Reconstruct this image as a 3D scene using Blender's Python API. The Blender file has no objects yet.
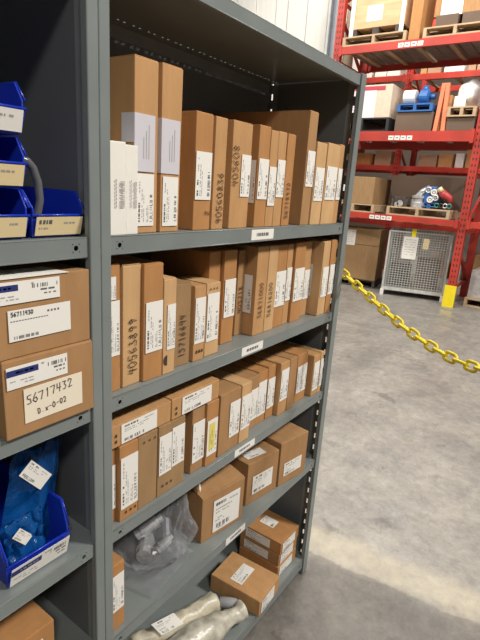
import bpy, bmesh, math, random
from mathutils import Vector, Matrix, Euler, noise
R = random.Random(7)
sc = bpy.context.scene
COL = sc.collection
V = Vector

# ------------------------------------------------------------------ materials
def mat(name, col, rough=.6, metal=0., var=0., scale=20., col2=None, bump=0., bscale=200., spec=.5, stretch=None, emit=None):
    m = bpy.data.materials.new(name); m.use_nodes = True
    nt = m.node_tree; N = nt.nodes; L = nt.links
    b = N['Principled BSDF']
    b.inputs['Roughness'].default_value = rough; b.inputs['Metallic'].default_value = metal
    b.inputs['Specular IOR Level'].default_value = spec
    b.inputs['Base Color'].default_value = (*col, 1)
    tc = N.new('ShaderNodeTexCoord'); src = tc.outputs['Object']
    if stretch:
        mp = N.new('ShaderNodeMapping'); mp.inputs['Scale'].default_value = stretch
        L.new(src, mp.inputs['Vector']); src = mp.outputs['Vector']
    if var or col2:
        n = N.new('ShaderNodeTexNoise'); n.inputs['Scale'].default_value = scale; n.inputs['Detail'].default_value = 6
        L.new(src, n.inputs['Vector'])
        r = N.new('ShaderNodeValToRGB')
        c2 = col2 or tuple(c*(1-var) for c in col); c1 = col if col2 else tuple(min(1, c*(1+var)) for c in col)
        r.color_ramp.elements[0].position = .35; r.color_ramp.elements[1].position = .65
        r.color_ramp.elements[0].color = (*c2, 1); r.color_ramp.elements[1].color = (*c1, 1)
        L.new(n.outputs['Fac'], r.inputs['Fac']); L.new(r.outputs['Color'], b.inputs['Base Color'])
    if bump:
        n2 = N.new('ShaderNodeTexNoise'); n2.inputs['Scale'].default_value = bscale; n2.inputs['Detail'].default_value = 3
        L.new(src, n2.inputs['Vector'])
        bp = N.new('ShaderNodeBump'); bp.inputs['Strength'].default_value = bump; bp.inputs['Distance'].default_value = .002
        L.new(n2.outputs['Fac'], bp.inputs['Height']); L.new(bp.outputs['Normal'], b.inputs['Normal'])
    return m
CB = [mat('kraft_cardboard_%s' % n, c, .75, var=.07, scale=9, bump=.12, bscale=90, spec=.25, stretch=(4, 4, 1)) for n, c in
      (('tan', (.50, .275, .118)), ('pale', (.58, .355, .170)), ('orange', (.45, .220, .082)), ('dull', (.34, .205, .098)), ('brown', (.39, .215, .095)))]
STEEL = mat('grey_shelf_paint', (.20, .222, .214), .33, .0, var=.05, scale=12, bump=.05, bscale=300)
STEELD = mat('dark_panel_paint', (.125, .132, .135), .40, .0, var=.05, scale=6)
PAPER = mat('white_label_paper', (.82, .79, .73), .6, spec=.3)
CREAM = mat('cream_label_paper', (.80, .64, .36), .6, spec=.3)
WCARD = mat('white_card', (.80, .77, .70), .6, spec=.3, var=.02)
LILAC = mat('pale_grey_tape_label', (.62, .60, .64), .4)
INK = mat('black_print_ink', (.12, .115, .12), .6)
MARK = mat('black_marker_ink', (.05, .035, .03), .6)
GREY_INK = mat('grey_print_ink', (.36, .34, .33), .6)
NAVY = mat('navy_print_ink', (.02, .03, .16), .5)
RED_INK = mat('red_print_ink', (.5, .05, .08), .5)
YEL_INK = mat('yellow_print_ink', (.75, .62, .15), .5)
TAPE = mat('clear_brown_tape', (.46, .30, .16), .18, spec=.6)
BLUE = mat('blue_bin_plastic', (.010, .035, .42), .3, var=.06, scale=8)
RED = mat('red_rack_paint', (.44, .040, .024), .5, var=.15, scale=3)
ORNG = mat('orange_rack_paint', (.75, .18, .07), .5, var=.1, scale=3)
WOOD = mat('pallet_wood', (.47, .33, .20), .8, var=.15, scale=6, stretch=(8, 1, 8))
PLY = mat('crate_plywood', (.62, .39, .21), .7, var=.12, scale=3, stretch=(1, 1, 5))
DWOOD = mat('dark_stained_wood', (.07, .055, .045), .8, var=.2, scale=6)
BGC = mat('distant_cardboard', (.42, .27, .17), .8, var=.1, scale=3)
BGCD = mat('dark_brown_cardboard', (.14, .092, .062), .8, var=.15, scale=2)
WHITE = mat('white_paint', (.78, .76, .72), .5, var=.03)
GALV = mat('galvanised_wire', (.62, .62, .58), .45, .3, var=.1, scale=20)
YEL = mat('yellow_plastic', (.88, .70, .02), .35, var=.04)
MBLUE = mat('blue_machine_paint', (.03, .13, .38), .4, var=.15, scale=12)
BLK = mat('black_rubber', (.02, .02, .022), .5)
METAL = mat('machined_metal', (.68, .68, .68), .3, .6, var=.2, scale=20)
DARKM = mat('dark_steel_parts', (.12, .12, .13), .4, .5, var=.3, scale=30)
TEAL = mat('green_machine_paint', (.04, .25, .20), .4)
WRAP = mat('foam_wrapping', (.62, .56, .42), .35, var=.22, scale=26, bump=.9, bscale=55)
WRAP2 = mat('bubble_wrapping', (.50, .47, .38), .3, var=.25, scale=35, bump=.9, bscale=80)
GALVC = mat('grey_column_paint', (.42, .46, .50), .5, var=.05)

def plastic(name, tint, fac, rough=.15):
    m = bpy.data.materials.new(name); m.use_nodes = True
    nt = m.node_tree; N = nt.nodes; L = nt.links
    b = N['Principled BSDF']; b.inputs['Base Color'].default_value = (*tint, 1); b.inputs['Roughness'].default_value = rough
    tr = N.new('ShaderNodeBsdfTransparent'); tr.inputs['Color'].default_value = tuple(.5+.5*c for c in tint)+(1,)
    lw = N.new('ShaderNodeLayerWeight'); lw.inputs['Blend'].default_value = .35
    tcn = N.new('ShaderNodeTexCoord'); nz = N.new('ShaderNodeTexNoise'); nz.inputs['Scale'].default_value = 28; nz.inputs['Detail'].default_value = 4
    L.new(tcn.outputs['Object'], nz.inputs['Vector'])
    bp = N.new('ShaderNodeBump'); bp.inputs['Strength'].default_value = .8; bp.inputs['Distance'].default_value = .01
    L.new(nz.outputs['Fac'], bp.inputs['Height']); L.new(bp.outputs['Normal'], b.inputs['Normal'])
    mt = N.new('ShaderNodeMath'); mt.operation = 'MULTIPLY_ADD'; mt.inputs[1].default_value = (.38 if fac > .1 else .34); mt.inputs[2].default_value = fac
    mt.use_clamp = True
    L.new(lw.outputs['Facing'], mt.inputs[0])
    mx = N.new('ShaderNodeMixShader'); L.new(mt.outputs[0], mx.inputs['Fac']); L.new(tr.outputs[0], mx.inputs[1]); L.new(b.outputs[0], mx.inputs[2])
    L.new(mx.outputs[0], N['Material Output'].inputs['Surface'])
    return m
POLY = plastic('clear_poly_bag', (.72, .73, .75), .07, .08)
BPOLY = plastic('blue_poly_bag', (.006, .10, .36), .55, .22)
SHRINK = plastic('clear_stretch_film', (.75, .66, .58), .25)

# ------------------------------------------------------------------ mesh helpers
class MB:
    def __init__(s): s.bm = bmesh.new()
    def hexa(s, pts, mi=0):
        vs = [s.bm.verts.new(p) for p in pts]
        for f in ((3, 2, 1, 0), (4, 5, 6, 7), (0, 1, 5, 4), (1, 2, 6, 5), (2, 3, 7, 6), (3, 0, 4, 7)):
            fc = s.bm.faces.new([vs[i] for i in f]); fc.material_index = mi
        return s
    def box(s, a, b, mi=0):
        x0, y0, z0 = a; x1, y1, z1 = b
        return s.hexa([(x0, y0, z0), (x1, y0, z0), (x1, y1, z0), (x0, y1, z0), (x0, y0, z1), (x1, y0, z1), (x1, y1, z1), (x0, y1, z1)], mi)
    def obox(s, o, u, v, n, mi=0):
        o, u, v, n = V(o), V(u), V(v), V(n)
        if u.cross(v).dot(n) < 0: u, v = v, u
        return s.hexa([o, o+u, o+u+v, o+v, o+n, o+u+n, o+u+v+n, o+v+n], mi)
    def bar(s, a, b, w, h=None, mi=0, up=(0, 0, 1)):
        a, b = V(a), V(b); d = (b-a).normalized(); up = V(up)
        if abs(d.dot(up)) > .95: up = V((1, 0, 0))
        sx = d.cross(up).normalized(); uy = sx.cross(d).normalized(); h = h or w
        return s.obox(a-sx*w/2-uy*h/2, sx*w, uy*h, b-a, mi)
    def quad(s, pts, mi=0):
        f = s.bm.faces.new([s.bm.verts.new(p) for p in pts]); f.material_index = mi
    def tube(s, pts, rad, seg=10, closed=False, mi=0, cap=True, smooth=True):
        pts = [V(p) for p in pts]; n = len(pts); rings = []
        rad = rad if isinstance(rad, (list, tuple)) else [rad]*n
        prev = None
        for i, p in enumerate(pts):
            if closed: t = (pts[(i+1) % n]-pts[i-1]).normalized()
            else: t = (pts[min(i+1, n-1)]-pts[max(i-1, 0)]).normalized()
            if prev is None:
                a = V((0, 0, 1)) if abs(t.z) < .9 else V((1, 0, 0)); x = t.cross(a).normalized()
            else: x = (prev-t*prev.dot(t)).normalized()
            prev = x; y = t.cross(x)
            rings.append([s.bm.verts.new(p+(x*math.cos(k*2*math.pi/seg)+y*math.sin(k*2*math.pi/seg))*rad[i]) for k in range(seg)])
        m = n if closed else n-1
        for i in range(m):
            A, B = rings[i], rings[(i+1) % n]
            for k in range(seg):
                f = s.bm.faces.new((A[k], A[(k+1) % seg], B[(k+1) % seg], B[k])); f.smooth = smooth; f.material_index = mi
        if cap and not closed:
            for r in (rings[0][::-1], rings[-1]):
                f = s.bm.faces.new(r); f.material_index = mi
        return s
    def build(s, name, mats, parent=None, bevel=0, loc=None, solid=0):
        if bevel:
            bmesh.ops.bevel(s.bm, geom=list(s.bm.edges), offset=bevel, segments=2, affect='EDGES', profile=.6)
        bmesh.ops.recalc_face_normals(s.bm, faces=list(s.bm.faces))
        me = bpy.data.meshes.new(name); s.bm.to_mesh(me); s.bm.free()
        for m in (mats if isinstance(mats, (list, tuple)) else [mats]): me.materials.append(m)
        o = bpy.data.objects.new(name, me); COL.objects.link(o)
        if parent: o.parent = parent
        if loc: o.location = loc
        if solid:
            md = o.modifiers.new('thick', 'SOLIDIFY'); md.thickness = solid
        return o
def thing(name, label, cat, loc=(0, 0, 0), rz=0, group=None):
    o = bpy.data.objects.new(name, None); COL.objects.link(o); o.empty_display_size = .05
    o.location = loc; o.rotation_euler = (0, 0, rz); o['label'] = label; o['category'] = cat
    if group: o['group'] = group
    return o
def struct(o): o['kind'] = 'structure'; return o

# ------------------------------------------------------------------ writing
GL = {'0': [[(.5, 1), (.15, .8), (.1, .3), (.4, 0), (.8, .2), (.85, .7), (.5, 1)]], '1': [[(.4, .85), (.6, 1), (.55, 0)]],
 '2': [[(.1, .75), (.4, 1), (.8, .85), (.7, .5), (.1, .05), (.9, .02)]], '3': [[(.15, .95), (.75, .95), (.4, .6), (.85, .35), (.6, 0), (.1, .1)]],
 '4': [[(.3, 1), (.15, .5), (.8, .5)], [(.75, 1), (.65, 0)]], '5': [[(.85, 1), (.25, .98), (.2, .58), (.7, .6), (.8, .2), (.45, 0), (.1, .1)]],
 '6': [[(.75, 1), (.3, .7), (.12, .3), (.4, 0), (.8, .2), (.65, .5), (.2, .4)]], '7': [[(.1, .95), (.85, .98), (.45, 0)]],
 '8': [[(.5, .52), (.2, .78), (.5, 1), (.8, .78), (.5, .52), (.15, .22), (.5, 0), (.85, .22), (.5, .52)]],
 '9': [[(.8, .7), (.4, .5), (.2, .78), (.5, 1), (.8, .8), (.6, 0)]], '-': [[(.15, .5), (.85, .5)]], '.': [[(.45, .05), (.55, .05)]],
 'D': [[(.2, 0), (.2, 1), (.7, .85), (.85, .5), (.7, .1), (.2, 0)]], 'A': [[(.1, 0), (.5, 1), (.9, 0)], [(.25, .4), (.75, .4)]],
 'x': [[(.2, .6), (.8, 0)], [(.8, .6), (.2, 0)]], 'B': [[(.2, 0), (.2, 1), (.7, .85), (.2, .55), (.8, .3), (.2, 0)]]}
def strokes(mb, txt, o, u, v, size, wid, rnd, n, mi=0, adv=.95, jit=.06):
    """marker or printed strokes on the plane o + a*u + b*v"""
    x = 0
    for ch in txt:
        for st in GL.get(ch, []):
            P = [V(o)+V(u)*(x+(px*.62+rnd.uniform(-jit, jit))*size)+V(v)*((py+rnd.uniform(-jit, jit))*size) for px, py in st]
            for a, b in zip(P, P[1:]):
                d = (b-a); 
                if d.length < 1e-6: continue
                d.normalize(); sd = V(n).cross(d)*wid/2; e = d*wid*.3
                mb.quad([a-sd-e, b-sd+e, b+sd+e, a+sd-e], mi)
        x += size*adv*.75
def write(parent, txt, o, u, v, n, size, wid=.0016, name='handwriting', ink=None, jit=.06, adv=.95):
    m = MB(); strokes(m, txt, V(o)+V(n)*.0007, u, v, size, wid, random.Random(hash(txt) % 99 if False else len(txt)*7), n, adv=adv, jit=jit)
    return m.build(name, ink or MARK, parent)
def sticker(parent, o, u, v, n, w, h, style='ship', name='shipping_label', paper=None, rot=False, seed=0, label=None):
    """paper slab w*u by h*v with printed rows and a bar code; o is its lower left corner"""
    rr = random.Random(seed); o, u, v, n = V(o), V(u).normalized(), V(v).normalized(), V(n).normalized()
    m = MB(); m.obox(o, u*w, v*h, n*.0005, 0)
    def ink(a, b, c, d, mi=1):                      # rectangle in 0..1 of the (possibly rotated) label
        if rot: a, b, c, d = (1-d), a, (1-b), c
        q = o+n*.0008
        P = lambda s, t: q+u*w*s+v*h*t
        m.quad([P(a, b), P(c, b), P(c, d), P(a, d)], mi)
    def words(y, hh, x0, x1, mi, fill=.8):
        x = x0
        while x < x1-.02:
            l = rr.uniform(.02, .08)
            if rr.random() < fill: ink(x, y, min(x+l, x1), y+hh, mi)
            x += l+rr.uniform(.01, .03)
    def bars(x0, x1, y0, y1, mi=1, k=26):
        st = (x1-x0)/k
        for i in range(k):
            if rr.random() < .62: ink(x0+i*st, y0, x0+i*st+st*rr.uniform(.35, .8), y1, mi)
    if style == 'ship':
        words(.82, .09, .08, .45, 1); words(.82, .05, .6, .9, 2); words(.68, .04, .08, .75, 2); words(.58, .035, .08, .6, 2)
        if rr.random() < .6: words(.40, .035, .08, .35, 2); words(.33, .035, .08, .4, 2)
        bars(.08, .62, .10, .24); words(.06, .03, .1, .5, 2, .6)
    elif style == 'bin':
        words(.62, .22, .06, .33, 1, 1); words(.34, .10, .06, .28, 2, 1); words(.62, .10, .58, .85, 2, .9)
    elif style == 'header':
        ink(.0, .58, .50, .86, 3); words(.68, .08, .14, .44, 0, 1); words(.80, .08, .55, .68, 2); words(.32, .05, .05, .45, 2, .7); words(.18, .05, .05, .5, 2, .7)
        bars(.66, .98, .62, .80, 1, 16); words(.46, .08, .76, .95, 1, 1); words(.28, .06, .80, .95, 1, 1)
    elif style == 'paper':
        for k in range(7): words(.85-k*.11, .03, .12, .85, 2, .8)
    elif style == 'tag':
        words(.35, .32, .22, .78, 1, 1)
    elif style == 'yellow':
        ink(.15, .25, .9, .85, 4); words(.7, .05, .1, .6, 2); words(.5, .05, .1, .8, 2); bars(.1, .6, .08, .2)
    ob = m.build(name, [paper or PAPER, INK, GREY_INK, NAVY, YEL_INK], parent)
    if label: ob['label'] = label
    return ob
X3, Y3, Z3 = V((1, 0, 0)), V((0, 1, 0)), V((0, 0, 1))

# ------------------------------------------------------------------ cartons
def carton(label, loc, w, d, h, c=0, yaw=0, labels=(), group=None, side=None, text=None, top=None, marks=None, seam=True, cat='box', body=None, name='cardboard_carton', lstyle='ship', rot=None, lpaper=None, seed=None):
    t = thing(name, label, cat, loc, yaw, group)
    seed = seed if seed is not None else int(loc[0]*1000)+int(loc[2]*77)
    rr = random.Random(seed)
    j = lambda s=.0008: rr.uniform(-s, s)
    m = MB()
    m.hexa([(0+j(), j(), 0), (w+j(), j(), 0), (w+j(), d, 0), (0, d, 0), (0+j(), j(), h+j()), (w+j(), j(), h+j()), (w, d, h+j()), (0, d, h+j())])
    m.build('carton_body', body or CB[c], t, bevel=.0016)
    if seam:                                         # closing flaps: one meets the other along the top edge
        f = MB(); f.box((.001, .002, h), (w-.001, d*.49, h+.0014)); f.box((.001, d*.51, h), (w-.001, d-.002, h+.0014))
        f.build('top_flap', body or CB[c], t, bevel=.0004)
    for i, L in enumerate(labels):
        x0, z0, x1, z1 = L[:4]; x0 = max(.0012, x0); x1 = min(w-.0012, x1); z0 = max(.003, z0); z1 = min(h-.003, z1)
        vert = rot if rot is not None else (z1-z0) > (x1-x0)
        sticker(t, (x0, -.0015, z0), X3, Z3, -Y3, x1-x0, z1-z0, L[4] if len(L) > 4 else lstyle, rot=vert, seed=seed+i, paper=lpaper)
    if side:
        y0, z0, y1, z1 = side
        sticker(t, (-.0015, y1, z0), -Y3, Z3, -X3, y1-y0, z1-z0, rot=(z1-z0) > (y1-y0), seed=seed+5, name='side_label')
    if text:
        s, x, z, size, up = text
        if up: write(t, s, (x, -.0015, z), Z3, -X3, -Y3, size)
        else: write(t, s, (x, -.0015, z), X3, Z3, -Y3, size)
    if top:
        cx, cy, a, lw, lh = top
        u = V((math.cos(a), math.sin(a), 0)); vv = V((-math.sin(a), math.cos(a), 0))
        sticker(t, V((cx, cy, h+.0016))-u*lw/2-vv*lh/2, u, vv, Z3, lw, lh, seed=seed+9, name='top_label')
    if marks:                                        # row of small printed symbols
        m = MB()
        for k in range(3):
            x = marks[0]+k*marks[2]; m.quad([(x, -.0019, marks[1]), (x+marks[3], -.0019, marks[1]), (x+marks[3]*.8, -.0019, marks[1]+marks[3]*1.3), (x+.1*marks[3], -.0019, marks[1]+marks[3])])
        m.build('printed_symbols', MARK, t)
    return t

W, D = .914, .33
LV = {1: 1.3277, 2: 1.0429, 3: .7621, 4: .4974, 5: .07}
LB = {1: 1.2967, 2: 1.0140, 3: .7353, 4: .4700, 5: .0300}
TOPZ0, TOPZ1 = 1.7219, 1.7492
ord_ = ['first', 'second', 'third', 'fourth', 'fifth', 'sixth', 'seventh', 'eighth', 'ninth', 'tenth', 'eleventh', 'twelfth', 'thirteenth', 'fourteenth', 'fifteenth', 'sixteenth', 'seventeenth']

# ------------------------------------------------------------------ shelving units
def slotted(mb, y0, y1, x, t, z0, z1, sy0, sy1, pitch=.0455, sh=.019, ph=.0):
    """vertical flange in the plane x with a row of slots"""
    mb.box((x, y0, z0), (x+t, sy0, z1)); mb.box((x, sy1, z0), (x+t, y1, z1))
    z = z0
    k = math.floor((z0-ph)/pitch)
    s = ph+k*pitch
    while s < z1+pitch:
        a, b = s+sh, s+pitch                         # solid between slots
        a, b = max(a, z0), min(b, z1)
        if b > a: mb.box((x, sy0, a), (x+t, sy1, b))
        s += pitch
def hole_lip(mb, x0, x1, z0, z1, holes, r=.0042, y=-.0015, t=.0015):
    """front lip of a shelf with round punched holes"""
    zc = (z0+z1)/2; xs = x0
    for hx in holes:
        c = r*1.6
        mb.box((xs, y, z0), (hx-c, y+t, z1)); mb.box((hx-c, y, z0), (hx+c, y+t, zc-c)); mb.box((hx-c, y, zc+c), (hx+c, y+t, z1))
        n = 12
        def sq(k):
            a = 2*math.pi*k/n; s = c/max(abs(math.cos(a)), abs(math.sin(a))); return hx+s*math.cos(a), zc+s*math.sin(a)
        for k in range(n):
            a0, a1 = 2*math.pi*k/n, 2*math.pi*(k+1)/n
            i0 = (hx+r*math.cos(a0), zc+r*math.sin(a0)); i1 = (hx+r*math.cos(a1), zc+r*math.sin(a1)); o0, o1 = sq(k), sq(k+1)
            mb.hexa([(i0[0], y, i0[1]), (o0[0], y, o0[1]), (o1[0], y, o1[1]), (i1[0], y, i1[1]), (i0[0], y+t, i0[1]), (o0[0], y+t, o0[1]), (o1[0], y+t, o1[1]), (i1[0], y+t, i1[1])])
        xs = hx+c
    mb.box((xs, y, z0), (x1, y+t, z1))
def make_unit(label, x0, right):
    u = thing('shelving_unit', label, 'shelving', (x0, 0, 0))
    PL, PR = .0203, (.033 if right else .0203)
    H = 1.755
    for sx in (0, 1):
        for rear in (0, 1):
            m = MB()
            if sx == 0: a, b, fx = -PL, 0, -PL
            else: a, b, fx = W, W+PR, W+PR-.0016
            if rear: m.box((a, D+.001, 0), (b, D+.003, H)); ya, yb, s0, s1 = D-.035, D+.001, D-.017, D-.011
            else: m.box((a, -.0070, 0), (b, -.0020, H)); bmesh.ops.bevel(m.bm, geom=list(m.bm.edges), offset=.0022, segments=3, affect='EDGES', profile=.5); ya, yb, s0, s1 = -.002, .045, .021, .0265
            slotted(m, ya, yb, fx, .0016, 0, H, s0, s1, ph=.6528)
            if not rear: m.box((a if sx else b-.0016, -.002, 0), ((a+.0016) if sx else b, .006, H))
            o = m.build('post', STEEL, u)
    xl, xr = -PL+.002, W+PR-.0022
    for k, z in LV.items():
        m = MB(); zb = LB[k]
        m.box((xl, 0, z-.0015), (xr, D, z))
        m.box((xl, D-.0015, zb), (xr, D, z-.0015))
        m.box((.0006, -.0005, zb), (W-.0006, .012, zb+.0015))
        hole_lip(m, .0006, W-.0006, zb, z, [.022, W-.022])
        for q in (z-.0008, zb+.0008): m.tube([(.0006, -.0004, q), (W-.0006, -.0004, q)], .0016, 10)
        o = m.build('shelf', STEEL, u)
        if right and k < 5:
            tx = {1: (.409, .5045), 2: (.4027, .497), 3: (.4026, .4955), 4: (.39, .481)}[k]
            sticker(o, (tx[0], -.0017, zb+.004), X3, Z3, -Y3, tx[1]-tx[0], z-zb-.007, 'tag', name='location_tag', seed=k)
    m = MB()                                          # top shelf, with a row of paired holes along its back edge
    z = TOPZ1
    ya, yb = .290, .2945
    m.box((xl, 0, z-.0015), (xr, ya, z)); m.box((xl, yb, z-.0015), (xr, D, z))
    x = xl; k = 1
    while x < xr:
        q = k*.0455; 
        for c_, hw in ((q, .0035), (q+.018, .0035)):
            e = min(c_-hw, xr)
            if e > x: m.box((x, ya, z-.0015), (e, yb, z))
            x = c_+hw
        k += 1
        if k*.0455 > xr: m.box((x, ya, z-.0015), (xr, yb, z)) if x < xr else None; break
    m.box((.0006, -.0015, TOPZ0), (W-.0006, 0, z)); m.box((.0006, 0, TOPZ0), (W-.0006, .012, TOPZ0+.0015)); m.box((xl, D-.0015, TOPZ0), (xr, D, z-.0015))
    for q in (z-.0008, TOPZ0+.0008): m.tube([(.0006, -.0004, q), (W-.0006, -.0004, q)], .0016, 10)
    o = m.build('shelf', STEEL, u)
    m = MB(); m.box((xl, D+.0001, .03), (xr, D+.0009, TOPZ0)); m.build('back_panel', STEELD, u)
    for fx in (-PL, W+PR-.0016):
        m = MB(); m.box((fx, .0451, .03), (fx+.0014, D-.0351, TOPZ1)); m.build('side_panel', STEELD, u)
    for k in range(2):
        m = MB(); a = (-PL if k == 0 else W)
        m.box((a, -.006, 0), (a+(PL if k == 0 else PR), .045, .004)); m.build('foot_plate', STEEL, u)
    return u
make_unit('grey steel shelving bay on the right, its five shelves filled with brown cartons', 0, True)
make_unit('grey steel shelving bay cut by the left edge, holding blue bins and two big cartons', -.914-.0203*2-.0004, False)

# ---- top shelf of boxes (shelf 1)
z = LV[1]; g1 = None
def row(rows, k, defd):
    z = LV[k]
    for r in rows:
        lab, x, y, w, h, c, labels = r[:7]; kw = r[7] if len(r) > 7 else {}
        d = kw.pop('d', defd)
        carton(lab, (x, y, z+.0004), w, d, h, c, labels=labels, **kw)
row([
 ('white narrow carton at the far left of the top shelf, against the post', .0015, .001, .0362, .1465, 0, [(.012, .03, .034, .075, 'none')], dict(body=WCARD, d=.25, seam=False)),
 ('second white narrow carton on the top shelf, pressed against the tall brown one', .0395, .004, .0262, .1437, 0, [(.004, .03, .024, .075, 'none')], dict(body=WCARD, d=.25, seam=False)),
 ('tallest brown carton left of centre, wrapped in a pale label above a white one', .0672, .014, .0530, .2810, 0, [(.004, .0124, .0440, .1008)], dict(d=.27)),
 ('tall brown carton on the top shelf, right of its equally tall twin with wrapped label', .1300, .014, .0500, .2830, 0, [(.0036, .0108, .0434, .099)], dict(d=.27)),
 ('brown carton on the top shelf showing a wide dark left side and one white label', .2215, .014, .0520, .2210, 2, [(.0005, .0598, .0490, .1507)], dict(text=('2', .047, .030, .014, True))),
 ('brown carton on the top shelf with 40560836 handwritten up its whole front', .2800, .014, .0390, .2200, 0, [], dict(text=('40560836', .031, .012, .0185, True))),
 ('top shelf carton with handwriting at the upper left of its front, label at right', .3400, .014, .0690, .2215, 0, [(.0329, .0687, .0680, .1573)], dict(text=('405608', .022, .090, .020, True))),
 ('brown carton on the top shelf with a second label on its dark left side', .4380, .014, .0463, .2250, 2, [(.003, .0645, .0440, .1547)], dict(side=(.004, .055, .022, .150))),
 ('narrow top shelf carton whose small white label sits lower than its neighbours labels', .4862, .014, .0330, .2200, 0, [(.001, .050, .0320, .140)]),
 ('brown carton on the top shelf, right against the one with 56718472 written on it', .5215, .014, .0370, .2215, 0, [(.001, .0706, .0356, .1585)]),
 ('brown carton on the top shelf with 56718472 written low on its front', .5640, .014, .0370, .2215, 2, [], dict(text=('56718472', .026, .018, .0160, True))),
 ('tallest and deepest brown carton right of centre on the top shelf, its plain side showing', .6555, .010, .0480, .2880, 4, [(.006, .1013, .0470, .1923)], dict(d=.31)),
 ('pale brown carton directly right of the deepest tall one on the top shelf', .7080, .008, .0590, .2180, 1, [(.004, .0650, .0560, .1540)]),
 ('widest pale brown carton at the right end of the top shelf, second from the end', .7700, .006, .0800, .2220, 1, [(.0055, .0691, .0720, .1611)]),
 ('narrow pale carton at the far right of the top shelf, beside the post', .8550, .010, .0330, .2260, 0, [(.003, .0700, .0310, .1600)]),
], 1, .27)
# the wrap-over tape labels on the two tall cartons
for o in [o for o in COL.objects if o.get('label', '').startswith('tallest brown carton left') or o.get('label', '').startswith('tall brown carton on the top')]:
    m = MB(); m.box((-.0019, -.0019, .104), (.045, -.0002, .196), 0); m.box((-.0019, -.0002, .150 if 'tallest' in o['label'] else .104), (-.0002, .030, .196), 0)
    for q in range(3): m.quad([(.018+q*.006, -.0022, .125), (.0195+q*.006, -.0022, .125), (.0195+q*.006, -.0022, .160+.01*q), (.018+q*.006, -.0022, .160+.01*q)], 1)
    m.build('wrapped_label', [LILAC, GREY_INK], o)
for o in [o for o in COL.objects if 'white narrow carton' in o.get('label', '')]:
    for c in o.children:
        if c.name.startswith('shipping_label'): bpy.data.objects.remove(c)
    wd = .036 if o.location.x < .02 else .026
    m = MB()
    rr = random.Random(3)
    for q in range(22):
        zz = .045+q*.0019
        if rr.random() < .75: m.quad([(wd*.62, -.0020, zz), (wd*.88, -.0020, zz), (wd*.88, -.0020, zz+.0012), (wd*.62, -.0020, zz+.0012)])
        if q % 3 == 0: m.quad([(wd*.35, -.0020, zz), (wd*.42, -.0020, zz), (wd*.42, -.0020, zz+.004), (wd*.35, -.0020, zz+.004)])
    m.build('printed_barcode', GREY_INK, o)

row([
 ('narrow brown carton at the far left of the second shelf with two stacked white labels', .0060, .017, .0320, .2330, 2, [(.006, .1724, .0220, .2128), (.004, .0687, .0300, .1701)]),
 ('tan carton on the second shelf with 40563899 handwritten up its front', .0440, .017, .0440, .2290, 1, [], dict(text=('40563899', .033, .022, .0195, True))),
 ('brown carton with a large centred white label beside the one marked 40563899', .0895, .010, .0488, .2270, 2, [(.0034, .0575, .0475, .1567)]),
 ('short pale carton on the second shelf with a black half-disc stamp near its foot', .1405, .009, .0335, .1950, 1, [(.009, .0513, .0320, .1444)]),
 ('dull brown short carton turned slightly, with heavy black handwriting 15716644', .1850, .022, .0440, .1775, 3, [], dict(d=.09, yaw=math.radians(-7), text=('15716644', .030, .018, .0170, True))),
 ('short tan carton with a white label, right of the carton marked 15716644', .2385, .015, .0372, .1670, 0, [(.002, .0404, .0350, .1424)], dict(marks=(.008, .018, .009, .006))),
 ('short tan carton in front of the plain tall one on the second shelf', .2810, .018, .0500, .1670, 1, [(.003, .0348, .0440, .1450)], dict(marks=(.010, .153, .011, .004), d=.09)),
 ('taller plain carton standing behind a short labelled one on the second shelf', .3330, .055, .0400, .2280, 2, [], dict(d=.19)),
 ('brown second shelf carton set back from the edge, broad label, dark left side', 3762e-4, .045, .0481, .2290, 2, [(.0040, .0672, .0470, .1608)], dict(d=.07)),
 ('narrow brown carton with faint handwriting in the middle of the second shelf', .4590, .064, .0310, .2220, 4, [], dict(text=('405718', .022, .060, .017, True))),
 ('brown carton with 56871000 written up its front and a label on its left side', .4935, .031, .0520, .2320, 0, [], dict(text=('56871000', .034, .045, .0170, True), side=(.010, .060, .052, .160))),
 ('brown carton with 56816200 written up its front, right of the one marked 56871000', .5475, .031, .0450, .2310, 1, [], dict(text=('56816200', .026, .040, .0170, True))),
 ('brown carton on the second shelf with a label wrapping to the narrow box beside it', .5950, .035, .0540, .2300, 2, [(.001, .0601, .0530, .1591)]),
 ('very narrow brown carton squeezed in on the right half of the second shelf', .6510, .035, .0300, .2295, 0, [(.001, .0694, .0290, .1649)]),
 ('brown carton with a broad white label left of the gap on the second shelf', .6870, .030, .0600, .2320, 2, [(.003, .0623, .0590, .1592)]),
 ('brown carton pushed back, left edge of the gap on the second shelf', .7700, .044, .0409, .2300, 0, [(.006, .0542, .0400, .1444)]),
 ('tan second shelf carton right of the gap, labelled on its left side too', .8230, .010, .0480, .2300, 1, [(.006, .0586, .0460, .1530)], dict(side=(.030, .060, .075, .160))),
 ('last brown carton at the far right of the second shelf, beside the post', .8730, .008, .0370, .2320, 2, [(.002, .0616, .0350, .1573)]),
], 2, .25)
for o in [o for o in COL.objects if 'half-disc stamp' in o.get('label', '')]:
    m = MB(); P = [(.011+.010*math.cos(a), -.0019, .030+.011*math.sin(a)) for a in [math.pi/2+k*math.pi/12 for k in range(13)]]
    m.quad(P); m.build('half_disc_stamp', MARK, o)

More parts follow.
